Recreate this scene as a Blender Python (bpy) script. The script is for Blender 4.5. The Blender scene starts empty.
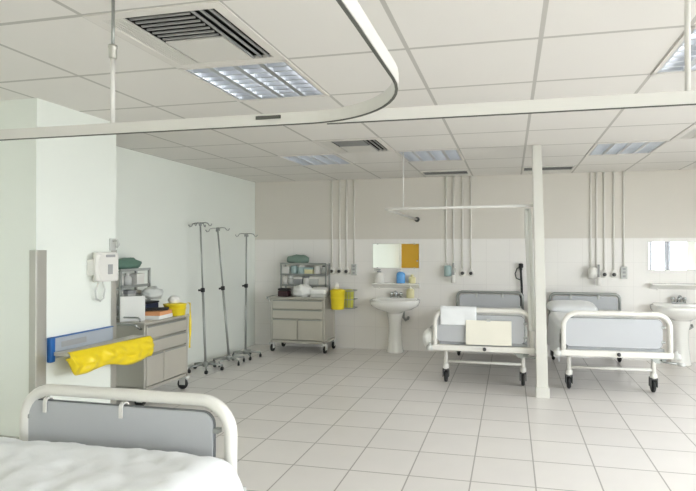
import bpy, bmesh, math, random
from mathutils import Vector, Matrix, noise
PI = math.pi
random.seed(4)
S = bpy.context.scene
COL = S.collection

# ------------------------------------------------------------------ helpers
def lin(h):
    h = h.lstrip('#')
    v = [int(h[i:i+2], 16)/255 for i in (0, 2, 4)]
    return tuple(x/12.92 if x <= .04045 else ((x+.055)/1.055)**2.4 for x in v) + (1,)

def mat(name, col, rough=.5, metal=0, bump=0, bscale=40, vary=0, vscale=6, emit=0, trans=0, alpha=1, sheen=0, coat=0):
    m = bpy.data.materials.new(name); m.use_nodes = True
    nt = m.node_tree; b = nt.nodes['Principled BSDF']
    c = lin(col) if isinstance(col, str) else col
    b.inputs['Base Color'].default_value = c
    b.inputs['Roughness'].default_value = rough
    b.inputs['Metallic'].default_value = metal
    b.inputs['Transmission Weight'].default_value = trans
    b.inputs['Alpha'].default_value = alpha
    b.inputs['Sheen Weight'].default_value = sheen
    b.inputs['Coat Weight'].default_value = coat
    if emit:
        b.inputs['Emission Color'].default_value = c
        b.inputs['Emission Strength'].default_value = emit
    if bump or vary:
        tc = nt.nodes.new('ShaderNodeTexCoord')
    if bump:
        n = nt.nodes.new('ShaderNodeTexNoise'); n.inputs['Scale'].default_value = bscale; n.inputs['Detail'].default_value = 4
        bp = nt.nodes.new('ShaderNodeBump'); bp.inputs['Strength'].default_value = bump; bp.inputs['Distance'].default_value = .01
        nt.links.new(tc.outputs['Object'], n.inputs['Vector'])
        nt.links.new(n.outputs['Fac'], bp.inputs['Height']); nt.links.new(bp.outputs['Normal'], b.inputs['Normal'])
    if vary:
        n = nt.nodes.new('ShaderNodeTexNoise'); n.inputs['Scale'].default_value = vscale; n.inputs['Detail'].default_value = 3
        mx = nt.nodes.new('ShaderNodeMix'); mx.data_type = 'RGBA'
        mx.inputs['A'].default_value = tuple(x*(1-vary) for x in c[:3]) + (1,)
        mx.inputs['B'].default_value = tuple(min(1, x*(1+vary)) for x in c[:3]) + (1,)
        nt.links.new(tc.outputs['Object'], n.inputs['Vector'])
        nt.links.new(n.outputs['Fac'], mx.inputs['Factor']); nt.links.new(mx.outputs['Result'], b.inputs['Base Color'])
    return m

def grid_mat(name, base, line, axes, pitch, origin, width, rough, vary=.03, bump=.25, tone=.0, coat=0, split=None):
    """tile joints from world position; axes like 'XY'. split=(z, upper colour): plain paint above z"""
    m = bpy.data.materials.new(name); m.use_nodes = True
    nt = m.node_tree; N = nt.nodes; L = nt.links; b = N['Principled BSDF']
    def node(t, **k):
        n = N.new(t)
        for a, v in k.items(): setattr(n, a, v)
        return n
    def mth(op, a, bb=None):
        n = node('ShaderNodeMath', operation=op)
        for i, v in enumerate((a, bb)):
            if v is None: continue
            if isinstance(v, (int, float)): n.inputs[i].default_value = v
            else: L.new(v, n.inputs[i])
        return n.outputs[0]
    g = node('ShaderNodeNewGeometry'); sp = node('ShaderNodeSeparateXYZ'); L.new(g.outputs['Position'], sp.inputs[0])
    masks = []; cells = []
    for a, o in zip(axes, origin):
        u = mth('DIVIDE', mth('SUBTRACT', sp.outputs[a], o), pitch)
        fr = mth('FRACT', mth('ADD', u, 100.0))
        d = mth('MINIMUM', fr, mth('SUBTRACT', 1.0, fr))
        masks.append(mth('LESS_THAN', d, width/pitch/2))
        cells.append(mth('FLOOR', mth('ADD', u, 100.0)))
    mk = mth('MAXIMUM', masks[0], masks[1])
    cb = node('ShaderNodeCombineXYZ'); L.new(cells[0], cb.inputs[0]); L.new(cells[1], cb.inputs[1])
    wn = node('ShaderNodeTexWhiteNoise'); L.new(cb.outputs[0], wn.inputs['Vector'])
    nz = node('ShaderNodeTexNoise'); nz.inputs['Scale'].default_value = 5; nz.inputs['Detail'].default_value = 5
    L.new(g.outputs['Position'], nz.inputs['Vector'])
    f = mth('ADD', mth('MULTIPLY', wn.outputs['Value'], tone), mth('MULTIPLY', nz.outputs['Fac'], 1-tone))
    c = lin(base)
    mx = node('ShaderNodeMix', data_type='RGBA'); L.new(f, mx.inputs['Factor'])
    mx.inputs['A'].default_value = tuple(x*(1-vary) for x in c[:3]) + (1,)
    mx.inputs['B'].default_value = tuple(min(1, x*(1+vary)) for x in c[:3]) + (1,)
    m2 = node('ShaderNodeMix', data_type='RGBA')
    L.new(mx.outputs['Result'], m2.inputs['A']); m2.inputs['B'].default_value = lin(line)
    if split:
        up = mth('GREATER_THAN', sp.outputs['Z'], split[0])
        mk = mth('MULTIPLY', mk, mth('SUBTRACT', 1.0, up))
    L.new(mk, m2.inputs['Factor'])
    res = m2.outputs['Result']
    rg = rough
    if split:
        m3 = node('ShaderNodeMix', data_type='RGBA'); L.new(up, m3.inputs['Factor'])
        L.new(res, m3.inputs['A']); m3.inputs['B'].default_value = lin(split[1]); res = m3.outputs['Result']
        r_ = mth('ADD', mth('MULTIPLY', up, .5-rough), rough); L.new(r_, b.inputs['Roughness'])
    else:
        b.inputs['Roughness'].default_value = rough
    L.new(res, b.inputs['Base Color'])
    bp = node('ShaderNodeBump'); bp.inputs['Strength'].default_value = bump; bp.inputs['Distance'].default_value = .004; bp.invert = True
    L.new(mk, bp.inputs['Height']); L.new(bp.outputs['Normal'], b.inputs['Normal'])
    b.inputs['Coat Weight'].default_value = coat
    return m

def empty(name, label, cat, loc=(0, 0, 0), rz=0, group=None):
    o = bpy.data.objects.new(name, None); COL.objects.link(o)
    o.location = loc; o.rotation_euler = (0, 0, rz); o.empty_display_size = .1
    tag(o, label, cat, group); return o

def tag(o, label=None, cat=None, group=None, kind=None):
    if label: o['label'] = label
    if cat: o['category'] = cat
    if group: o['group'] = group
    if kind: o['kind'] = kind
    return o

def copy_tree(o, loc, rz=None, label=None, group=None):
    c = o.copy(); COL.objects.link(c); c.location = loc
    if rz is not None: c.rotation_euler = (0, 0, rz)
    if label: c['label'] = label
    if group: c['group'] = group
    for ch in list(o.children):
        d = ch.copy(); COL.objects.link(d); d.parent = c
        for g in list(ch.children):
            e = g.copy(); COL.objects.link(e); e.parent = d
    return c

class B:
    """collects shapes in one bmesh; done() links them as ONE object"""
    def __init__(s): s.bm = bmesh.new()
    def merge(s, t, smooth=False):
        for f in t.faces: f.smooth = smooth
        me = bpy.data.meshes.new('t'); t.to_mesh(me); s.bm.from_mesh(me); t.free(); bpy.data.meshes.remove(me)
        return s
    def box(s, x0, x1, y0, y1, z0, z1, bev=0, seg=2, rot=None, smooth=False):
        t = bmesh.new(); bmesh.ops.create_cube(t, size=1)
        c = Vector(((x0+x1)/2, (y0+y1)/2, (z0+z1)/2))
        for v in t.verts: v.co = Vector((v.co.x*(x1-x0), v.co.y*(y1-y0), v.co.z*(z1-z0)))
        if bev: bmesh.ops.bevel(t, geom=t.edges[:], offset=bev, segments=seg, profile=.5, affect='EDGES')
        for v in t.verts: v.co = (rot @ v.co if rot else v.co) + c
        return s.merge(t, smooth)
    def tube(s, pts, r, n=10, closed=False, caps=True, flat=None):
        P = [Vector(p) for p in pts]; t = bmesh.new(); rings = []; m = len(P)
        up = None
        for i, p in enumerate(P):
            a = P[(i-1) % m] if (i or closed) else p; bq = P[(i+1) % m] if (i < m-1 or closed) else p
            d = (bq-a).normalized()
            if up is None:
                up = d.orthogonal().normalized() if not flat else Vector(flat)
            sd = d.cross(up)
            if sd.length < 1e-6: sd = d.orthogonal()
            sd.normalize(); up = sd.cross(d).normalized()
            rr = r[i] if isinstance(r, (list, tuple)) and not flat else r
            k = 1
            if 0 < i < m-1 or closed:
                e1 = (p-a).normalized(); e2 = (bq-p).normalized(); k = 1/max(.5, math.sqrt((1+e1.dot(e2))/2))
            if flat:
                w, h = r
                q = [(-w, -h), (w, -h), (w, h), (-w, h)]
                rings.append([t.verts.new(p + sd*x*k + up*y) for x, y in q])
            else:
                rings.append([t.verts.new(p + (sd*math.cos(2*PI*j/n) + up*math.sin(2*PI*j/n))*rr) for j in range(n)])
        nn = len(rings[0])
        for i in range(m if closed else m-1):
            A, Bq = rings[i], rings[(i+1) % m]
            for j in range(nn): t.faces.new((A[j], A[(j+1) % nn], Bq[(j+1) % nn], Bq[j]))
        if caps and not closed: t.faces.new(rings[0][::-1]); t.faces.new(rings[-1])
        bmesh.ops.recalc_face_normals(t, faces=t.faces[:])
        return s.merge(t, not flat)
    def lathe(s, prof, c=(0, 0, 0), n=24, axis='Z', sx=1, sy=1, smooth=True):
        t = bmesh.new(); rings = []
        for r, z in prof:
            if r < 1e-6: rings.append([t.verts.new((0, 0, z))])
            else: rings.append([t.verts.new((r*sx*math.cos(2*PI*j/n), r*sy*math.sin(2*PI*j/n), z)) for j in range(n)])
        for A, Q in zip(rings, rings[1:]):
            for j in range(n):
                k = (j+1) % n
                if len(A) == 1 and len(Q) == 1: continue
                if len(A) == 1: t.faces.new((A[0], Q[k], Q[j]))
                elif len(Q) == 1: t.faces.new((A[j], A[k], Q[0]))
                else: t.faces.new((A[j], A[k], Q[k], Q[j]))
        if len(rings[0]) > 1: t.faces.new(rings[0][::-1])
        if len(rings[-1]) > 1: t.faces.new(rings[-1])
        M = {'Z': Matrix.Identity(3), 'X': Matrix.Rotation(PI/2, 3, 'Y'), 'Y': Matrix.Rotation(-PI/2, 3, 'X')}[axis]
        for v in t.verts: v.co = M @ v.co + Vector(c)
        bmesh.ops.recalc_face_normals(t, faces=t.faces[:])
        return s.merge(t, smooth)
    def ball(s, c, rx, ry, rz, lump=0, freq=6, flatbase=False, n=20, seed=0):
        t = bmesh.new(); bmesh.ops.create_uvsphere(t, u_segments=n, v_segments=n*2//3, radius=1)
        for v in t.verts:
            k = 1
            if lump: k = 1 + lump*noise.noise(v.co*freq/3 + Vector((seed*7.3, 0, 0)))
            v.co = Vector((v.co.x*rx*k, v.co.y*ry*k, v.co.z*rz*k))
            if flatbase and v.co.z < -rz*.7: v.co.z = -rz*.7
            v.co += Vector(c)
        return s.merge(t, True)
    def sheet(s, fn, nu, nv, smooth=True):
        t = bmesh.new()
        g = [[t.verts.new(fn(i/nu, j/nv)) for j in range(nv+1)] for i in range(nu+1)]
        for i in range(nu):
            for j in range(nv): t.faces.new((g[i][j], g[i+1][j], g[i+1][j+1], g[i][j+1]))
        return s.merge(t, smooth)
    def prism(s, outline, y0, y1, bev=0, plane='XZ', smooth=False):
        """outline in XZ (extruded along Y) or XY (extruded along Z)"""
        t = bmesh.new()
        f3 = (lambda a, b_, d: (a, d, b_)) if plane == 'XZ' else ((lambda a, b_, d: (a, b_, d)) if plane == 'XY' else (lambda a, b_, d: (d, a, b_)))
        A = [t.verts.new(f3(a, b_, y0)) for a, b_ in outline]; Q = [t.verts.new(f3(a, b_, y1)) for a, b_ in outline]
        n = len(A)
        t.faces.new(A); t.faces.new(Q[::-1])
        for i in range(n): t.faces.new((A[i], Q[i], Q[(i+1) % n], A[(i+1) % n]))
        bmesh.ops.recalc_face_normals(t, faces=t.faces[:])
        if bev: bmesh.ops.bevel(t, geom=[e for e in t.edges if e.calc_face_angle(0) > .6], offset=bev, segments=2, profile=.5, affect='EDGES')
        return s.merge(t, smooth)
    def done(s, name, m, parent=None, loc=(0, 0, 0), rot=(0, 0, 0), solid=0, subsurf=0):
        me = bpy.data.meshes.new(name); s.bm.to_mesh(me); s.bm.free()
        me.materials.append(m)
        o = bpy.data.objects.new(name, me); COL.objects.link(o)
        o.location = loc; o.rotation_euler = rot
        if parent: o.parent = parent
        if solid:
            d = o.modifiers.new('thick', 'SOLIDIFY'); d.thickness = solid; d.offset = 0
        if subsurf:
            d = o.modifiers.new('sub', 'SUBSURF'); d.levels = d.render_levels = subsurf
        return o

def rrect(x0, x1, z0, z1, r, n=6):
    o = []
    for cx, cz, a in ((x1-r, z1-r, 0), (x0+r, z1-r, PI/2), (x0+r, z0+r, PI), (x1-r, z0+r, 1.5*PI)):
        o += [(cx + r*math.cos(a+PI/2*i/n), cz + r*math.sin(a+PI/2*i/n)) for i in range(n+1)]
    return o

def arch(x, z0, z1, r, y=0, n=8):
    """inverted U of tube centre points in the XZ plane"""
    p = [(-x, y, z0)]
    p += [(-x+r-r*math.cos(PI/2*i/n), y, z1-r+r*math.sin(PI/2*i/n)) for i in range(n+1)]
    p += [(x-r+r*math.sin(PI/2*i/n), y, z1-r+r*math.cos(PI/2*i/n)) for i in range(n+1)]
    return p + [(x, y, z0)]

# ------------------------------------------------------------------ materials
WP = dict(bump=.03, bscale=90)
M = {
 'wall': mat('wall paint cool white', '#eaeee7', .55, vary=.015, vscale=1.5, **WP),
 'frame': mat('bed enamel cream white', '#e3e1da', .3, vary=.01),
 'panel': mat('bed panel grey laminate', '#babcbf', .42, vary=.015, vscale=3),
 'edge': mat('panel edging dark grey', '#6d7073', .5),
 'chrome': mat('chrome', '#c9cccd', .2, 1),
 'steel': mat('brushed stainless steel', '#c9c6bd', .36, .6, bump=.02, bscale=120, vary=.04, vscale=4),
 'steel2': mat('stainless drawer fronts', '#d0ccc1', .38, .5, bump=.02, bscale=120, vary=.04, vscale=3),
 'stand': mat('stand grey steel', '#a3a6a2', .38, .6),
 'dark': mat('black rubber', '#222222', .6),
 'darkgrey': mat('dark grey plastic', '#4a4a4a', .5),
 'black': mat('black void', '#0c0c0c', .8),
 'linen': mat('white cotton linen', '#eaeced', .85, bump=.4, bscale=12, sheen=.2),
 'matt': mat('mattress cover white', '#e4e6e4', .7, bump=.05, bscale=20),
 'cream': mat('cream board', '#ece8da', .6, vary=.01),
 'ceram': mat('white ceramic', '#f1f0ec', .12, coat=.3),
 'plast': mat('white plastic', '#e4e2dc', .35),
 'plastg': mat('light grey plastic', '#c9cac6', .4),
 'alu': mat('white enamelled aluminium rail', '#d6d4ce', .4),
 'slot': mat('rail slot dark grey', '#55564f', .6),
 'yellow': mat('yellow plastic bag', '#e9cf1e', .35, bump=.35, bscale=16),
 'ybin': mat('yellow sharps bin plastic', '#f0d92c', .35),
 'ybin2': mat('pale green yellow plastic', '#c9c95a', .4),
 'blue': mat('blue plastic end cap', '#1f62a8', .4),
 'bluegrey': mat('grey blue bumper vinyl', '#a9b0b8', .4, vary=.03),
 'guard': mat('corner guard steel', '#bab8b0', .34, .6, vary=.06, vscale=3),
 'green': mat('green wrapped bundle', '#7d9488', .6, bump=.3, bscale=20),
 'green2': mat('dark green wrapped bundle', '#5f7f70', .6, bump=.3, bscale=20),
 'greybag': mat('grey clear wrap', '#cfd2cf', .3, bump=.4, bscale=20),
 'white2': mat('white paper', '#f0f0ec', .7, bump=.1, bscale=25),
 'orange': mat('orange paper', '#e0a070', .7),
 'navy': mat('navy plastic', '#2c3550', .45),
 'maroon': mat('dark maroon case', '#3a2126', .45),
 'bluebottle': mat('blue soap bottle', '#6aaae6', .25),
 'creambottle': mat('cream soap bottle', '#e3dcae', .3),
 'teal': mat('pale teal plastic', '#a9bfbd', .35),
 'ochre': mat('ochre door paint', '#c69722', .4),
 'mirror': mat('mirror glass silvered', '#f2f4f2', .01, 1),
 'ventdark': mat('vent duct dark', '#2d2d2b', .8),
 'ventblade': mat('vent blade grey', '#9a9a98', .5),
 'ventpanel': mat('vent panel off white', '#d5d2cc', .5),
 'ventframe': mat('vent frame off white', '#dcd8d2', .5),
 'louvre': mat('mirror louvre aluminium', '#c6c9cc', .3, .9),
 'reflector': mat('reflector aluminium', '#aeb0af', .4, .7),
 'lamp': mat('fluorescent tube', '#fbfcff', .4, emit=2.6),
 'conduit': mat('white conduit', '#e6e4dd', .45),
 'curtain': mat('white curtain cloth', '#eceee9', .85, bump=.05, bscale=30),
 'winframe': mat('grey window frame', '#5c5c5e', .6),
 'keys': mat('grey keypad', '#a3a4a4', .5),
 'post': mat('post cream enamel', '#d6d5cd', .4, vary=.01),
 'skirt': mat('skirting grey tile', '#b4b3ab', .4, vary=.05, vscale=8),
 'bead': mat('wall joint line', '#b9b9b0', .6),
}
T = .6449; GX, GY = -.5025, 2.4926           # ceiling grid pitch and origin
H = 2.416; XL, XR, YB, YR = -3.73, 4.15, 7.0, -3.2
M['ceil'] = grid_mat('mineral ceiling tiles', '#e3e0db', '#bcb9b3', 'XY', T, (GX, GY), .022, .8, vary=.02, tone=.5)
M['floor'] = grid_mat('pale ceramic floor tiles', '#e5e1dd', '#aaa59f', 'XY', .3858, (-1.0116, 3.1433), (.009), .28, vary=.06, tone=.35, bump=.4)
M['backwall'] = grid_mat('back wall, white tile below paint', '#efece8', '#e7e4e0', 'XZ', .31, (-3.73, 0.005), .006, .3, vary=.008, bump=.1, split=(1.56, '#dad5cc'))

# ------------------------------------------------------------------ setting
def struct(b, name, m): return tag(b.done(name, m), kind='structure')
struct(B().box(XL-.15, XR+.15, YR-.15, YB+.15, -.12, 0), 'floor', M['floor'])
FIX = {(-2, 0): 'L', (-3, 4): 'L', (-1, 4): 'L', (2, 4): 'L', (2, 0): 'L', (-2, -1): 'V', (-2, 3): 'V', (3, 3): 'V'}
b = B(); t = bmesh.new()
def cuts(o, lo, hi):
    v = [lo, hi]; k = math.ceil((lo-o)/T)
    while o+k*T < hi-1e-4:
        if o+k*T > lo+1e-4: v.append(o+k*T)
        k += 1
    return sorted(v)
xs, ys = cuts(GX, XL-.1, XR+.1), cuts(GY, YR-.1, YB+.1)
vs = {}
def vv(x, y):
    k = (round(x, 4), round(y, 4))
    if k not in vs: vs[k] = t.verts.new((x, y, H))
    return vs[k]
for x0, x1 in zip(xs, xs[1:]):
    for y0, y1 in zip(ys, ys[1:]):
        if (round((x0-GX)/T, 2), round((y0-GY)/T, 2)) in FIX: continue
        t.faces.new((vv(x0, y0), vv(x0, y1), vv(x1, y1), vv(x1, y0)))
b.merge(t); struct(b, 'ceiling', M['ceil'])
struct(B().box(XL-.15, XL, YR-.15, YB+.15, 0, 3), 'wall_left', M['wall'])
struct(B().box(XL, XR, YB, YB+.15, 0, 3), 'wall_back', M['backwall'])
struct(B().box(XL, -3.06, 2.795, 3.49, 0, H+.02), 'wall_return', M['wall'])
struct(B().box(XL, -3.05, 2.782, 2.795, 0, .175, .004), 'baseboard_left', M['skirt'])
# right wall with window openings, rear wall with the door
WIN = [(-2.96, .55), (1.2, 3.4), (3.9, 4.7)]; WZ = (.68, 2.2)  # last window is unseen, added to bring more light to the far left
b = B(); b.box(XR, XR+.15, YR-.15, YB+.15, 0, WZ[0]); b.box(XR, XR+.15, YR-.15, YB+.15, WZ[1], 3)
e = [YR-.15] + [v for w in WIN for v in w] + [YB+.15]
for a, c in zip(e[::2], e[1::2]): b.box(XR, XR+.15, a, c, WZ[0], WZ[1])
struct(b, 'wall_right', M['wall'])
glass = bpy.data.materials.new('thin window glass'); glass.use_nodes = True
nt = glass.node_tree; nt.nodes.clear()
out = nt.nodes.new('ShaderNodeOutputMaterial'); mx = nt.nodes.new('ShaderNodeMixShader'); tr = nt.nodes.new('ShaderNodeBsdfTransparent'); gl = nt.nodes.new('ShaderNodeBsdfGlossy')
mx.inputs[0].default_value = .05; gl.inputs['Roughness'].default_value = .02
nt.links.new(tr.outputs[0], mx.inputs[1]); nt.links.new(gl.outputs[0], mx.inputs[2]); nt.links.new(mx.outputs[0], out.inputs[0])
for i, (a, c) in enumerate(WIN):
    f = B(); w = .05; x0, x1 = XR+.04, XR+.1; mid = (a+c)/2 if i else -1.13
    f.box(x0, x1, a, a+w, *WZ); f.box(x0, x1, c-w, c, *WZ); f.box(x0, x1, a, c, WZ[0], WZ[0]+w); f.box(x0, x1, a, c, WZ[1]-w, WZ[1]); f.box(x0, x1, mid-.06, mid+.06, *WZ); f.box(XR-.03, XR+.1, mid-.04, mid+.04, *WZ)
    fo = f.done('window_%d' % (i+1), M['winframe']); tag(fo, kind='structure')
    B().box(XR+.065, XR+.073, a+w, c-w, WZ[0]+w, WZ[1]-w).done('pane', glass, fo)
    s_ = B().box(XR-.1, XR+.04, a-.05, c+.05, WZ[0]-.03, WZ[0], .005).done('sill', M['plast'], fo)
    ld = bpy.data.lights.new('portal', 'AREA'); ld.shape = 'RECTANGLE'; ld.size = WZ[1]-WZ[0]; ld.size_y = c-a; ld.cycles.is_portal = True
    lo = bpy.data.objects.new('window_portal', ld); COL.objects.link(lo); lo.location = (XR+.2, (a+c)/2, sum(WZ)/2); lo.rotation_euler = (0, PI/2, 0)
struct(B().box(XL, XR, YR-.15, YR, 0, 3), 'wall_rear', M['wall'])
d = B().box(-3.66, -3.02, YR, YR+.04, 0, 2.05, .004).done('door_1', M['ochre']); tag(d, kind='structure')
B().box(-3.73, -3.66, YR, YR+.05, 0, 2.12).box(-3.02, -2.95, YR, YR+.05, 0, 2.12).box(-3.73, -2.95, YR, YR+.05, 2.05, 2.12).done('door_frame', M['plast'], d)
B().lathe([(.025, 0), (.025, .01), (.01, .012), (.01, .04), (.028, .05), (.028, .07), (0, .075)], (-3.1, YR+.04, 1.02), axis='Y').done('door_knob', M['chrome'], d)
# white partition post from floor to ceiling
t = bmesh.new(); b = B()
lo_ = [(.245, 5.04), (.352, 5.04), (.352, 5.13), (.245, 5.13)]; hi_ = [(.205, 5.04), (.292, 5.04), (.292, 5.13), (.205, 5.13)]
A = [t.verts.new((x, y, 0)) for x, y in lo_]; Q = [t.verts.new((x, y, H)) for x, y in hi_]
t.faces.new(A[::-1]); t.faces.new(Q)
for i in range(4): t.faces.new((A[i], A[(i+1) % 4], Q[(i+1) % 4], Q[i]))
bmesh.ops.recalc_face_normals(t, faces=t.faces[:]); bmesh.ops.bevel(t, geom=t.edges[:], offset=.006, segments=2, affect='EDGES'); b.merge(t)
pst = struct(b, 'pillar', M['post'])
B().box(.235, .362, 5.03, 5.14, 0, .1, .006).done('pillar_foot', M['post'], pst)

# ------------------------------------------------------------------ ceiling fixtures
def cell(i, j): return (GX+(i+.5)*T, GY+(j+.5)*T, H)
def make_light(loc, label):
    r = empty('ceiling_light', label, 'ceiling light', loc, 0, 'louvred ceiling lights')
    h = T/2
    b = B()
    for s in (-1, 1):
        b.box(s*h-.02*(s > 0), s*h+.02*(s < 0), -h, h, -.008, .01); b.box(-h, h, s*h-.02*(s > 0), s*h+.02*(s < 0), -.008, .01)
    b.done('light_frame', M['ventframe'], r)
    b = B(); b.box(-h, h, -h, h, .1, .11)
    for s in (-1, 1): b.box(s*(h-.005)-.005, s*(h-.005)+.005, -h, h, 0, .1); b.box(-h, h, s*(h-.005)-.005, s*(h-.005)+.005, 0, .1)
    b.done('reflector', M['reflector'], r)
    b = B(); k = h-.02
    for i in range(5):                      # long blades, wedge section, one per gap between tubes
        x = -k + 2*k*i/4
        b.prism([(x-.016, -.002), (x+.016, -.002), (x+.004, .055), (x-.004, .055)], -k, k)
    for i in range(9):                      # parabolic cross blades
        y = -k + 2*k*i/8
        b.box(-k, k, y-.005, y+.005, 0, .045, .002, 1)
    b.done('louvre', M['louvre'], r)
    for i in range(4):
        x = -k + 2*k*(i+.5)/4
        B().tube([(x, -k+.02, .075), (x, k-.02, .075)], .014, 10).done('tube', M['lamp'], r)
    return r
L0 = make_light(cell(-2, 0), 'square mirror-louvred ceiling light nearest the camera, just beyond the large ceiling vent')
for (i, j), l in {(-3, 4): 'louvred ceiling light left of the small square vent, towards the far cart',
                  (-1, 4): 'louvred ceiling light above the washbasin with the ochre reflection, behind the curtain track',
                  (2, 4): 'louvred ceiling light above the right-hand bed, right of the white post',
                  (2, 0): 'louvred ceiling light cut off by the upper right edge, behind the hanging rod'}.items():
    c = copy_tree(L0, cell(i, j), 0, l)
def make_vent(loc, label):
    r = empty('ceiling_vent', label, 'air vent', loc, 0, 'square ceiling air vents')
    h = T/2; b = B()
    w = .05
    b.box(-h, h, -h, -h+w, -.006, .012, .002); b.box(-h, h, h-w, h, -.006, .012, .002); b.box(-h, -h+w, -h, h, -.006, .012, .002); b.box(h-w, h, -h, h, -.006, .012, .002)
    b.done('vent_frame', M['ventframe'], r)
    b = B().box(-h, h, -h, h, .14, .15)
    for s in (-1, 1): b.box(s*(h-.005)-.005, s*(h-.005)+.005, -h, h, 0, .14); b.box(-h, h, s*(h-.005)-.005, s*(h-.005)+.005, 0, .14)
    b.done('duct', M['ventdark'], r)
    k = h-w
    b = B()                                 # pale side strip with fine grooves
    for i in range(6): b.box(-k+.012*i*1.5, -k+.012*i*1.5+.014, -k, k, -.004, .004)
    b.done('side_strip', M['ventpanel'], r)
    b = B()                                 # dark slats over the near half
    for i in range(7):
        y = -k+.02+.036*i
        b.box(-k+.125, k-.13, y, y+.010, -.004, .003)
    b.done('intake_slats', M['ventblade'], r)
    B().box(-k+.115, k-.125, -k+.27, k, -.004, .006, .003).done('blank_panel', M['ventpanel'], r)
    b = B()                                 # long blades along the right side
    for i in range(3): b.box(k-.115+.042*i, k-.115+.042*i+.011, -k, k, -.004, .004)
    b.done('side_blades', M['ventblade'], r)
    return r
V0 = make_vent(cell(-2, -1), 'large square ceiling vent with slats and blank panel, nearest the camera')
copy_tree(V0, cell(-2, 3), 0, 'square ceiling vent in front of the louvred lights, above the washbasin side of the room')
copy_tree(V0, cell(3, 3), 0, 'square ceiling vent at the right edge of the photo, right of a louvred light')
def make_slot(loc, label):
    r = empty('slot_vent', label, 'air vent', loc, 0, 'narrow slot vents by the back wall')
    w, d = .285, .14
    B().box(-w, w, -d, d, -.006, -.001).done('duct', M['ventdark'], r)
    b = B()
    for s in (-1, 1): b.box(-w-.02, w+.02, s*d-.01, s*d+.01, -.014, -.001); b.box(s*(w+.01)-.01, s*(w+.01)+.01, -d, d, -.014, -.001)
    b.done('vent_frame', M['ventpanel'], r)
    b = B()
    for i in range(5): b.box(-w, w, -d+.04+.05*i, -d+.046+.05*i, -.009, -.005)
    b.done('vent_blades', M['ventblade'], r)
    return r
s0 = make_slot((GX-.5*T, GY+6.36*T, H), 'narrow dark slot vent in the ceiling left of the white post')
copy_tree(s0, (GX+1.48*T, GY+6.22*T, H), 0, 'narrow dark slot vent in the ceiling partly behind the white post top')

# ------------------------------------------------------------------ curtain tracks
ZR, YRL = 1.9, 1.76
def track(pts, par, name='track'):
    o = B().tube(pts, (.006, .021), flat=(0, 0, 1)).done(name, M['alu'], par)
    p2 = [(x, y, z-.022) for x, y, z in pts]
    B().tube(p2, (.004, .002), flat=(0, 0, 1)).done('track_slot', M['slot'], o)
    return o
r = empty('curtain_track', 'white curved curtain track hung below the ceiling, bending over the near bed', 'curtain rail', (0, 0, ZR), 0, 'ceiling hung curtain tracks')
R_ = .42; pts = [(-.32, -1.2, 0), (-.32, 0, 0), (-.31, 1.0, 0)]
pts += [(-.31-R_+R_*math.cos(PI/2*i/14), YRL-R_+R_*math.sin(PI/2*i/14), 0) for i in range(15)]
pts += [(-1.4, YRL, 0), (XL+.001, YRL, 0)]
track(pts, r)
rod = B().tube([(-1.56, YRL, .02), (-1.56, YRL, .3)], .009).done('hanger_rod', M['alu'], r)
B().tube([(-1.56, YRL, .3), (-1.56, YRL, H-ZR)], .0065).done('upper_rod', M['stand'], rod)
B().lathe([(.011, -.02), (.015, -.018), (.015, .02), (.017, .022), (.017, .034), (.011, .036)], (-1.56, YRL, .3), 16).done('rod_coupling', M['guard'], rod)
B().box(-.93, -.83, YRL-.012, YRL-.0085, .0, .012).done('track_clip', M['slot'], r)
r2 = empty('curtain_track', 'straight white curtain track running right from the curved track', 'curtain rail', (0, 0, ZR), 0, 'ceiling hung curtain tracks')
track([(-.66, YRL+.02, 0), (1.0, YRL+.02, 0), (XR-.001, YRL+.02, 0)], r2)
B().tube([(.555, YRL+.02, .02), (.555, YRL+.02, H-ZR)], .009).done('hanger_rod', M['alu'], r2)
# far track round the middle bed
r3 = empty('curtain_track', 'thin white curtain rail round the middle bed, from post to back wall', 'curtain rail', (0, 0, 1.83), 0)
yy = 5.1; R_ = .1
pts = [(.215, yy, .01), (-1.17, yy, 0)] + [(-1.17-R_*math.sin(PI/2*i/6), yy+R_-R_*math.cos(PI/2*i/6), 0) for i in range(1, 7)] + [(-1.27, 6.985, 0)]
B().tube(pts, .014, 10).done('track', M['alu'], r3)
B().tube([(-1.07, yy, .01), (-1.07, yy, H-1.83)], .006, 8).done('hanger_rod', M['alu'], r3)
B().lathe([(.035, 0), (.035, -.02), (.02, -.03), (.02, -.06), (.0, -.06)], (-1.27, 6.999, 0), 16, 'Y').done('wall_flange', M['darkgrey'], r3)
# bunched curtain
def cur(u, v):
    a = u*2*PI*1.0; w = 1-.25*math.exp(-(v/.06)**2)-.12*math.sin(v*3)
    k = .034*(1+.10*math.sin(7*a+2*v))*w
    return Vector(((.166+k*math.cos(a)+.045*v), 5.19+k*1.5*math.sin(a), 1.815-1.2*v))
tag(B().sheet(cur, 80, 24).done('curtain', M['curtain'], solid=.003), 'white curtain bunched narrow against the left side of the post', 'curtain')

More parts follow.
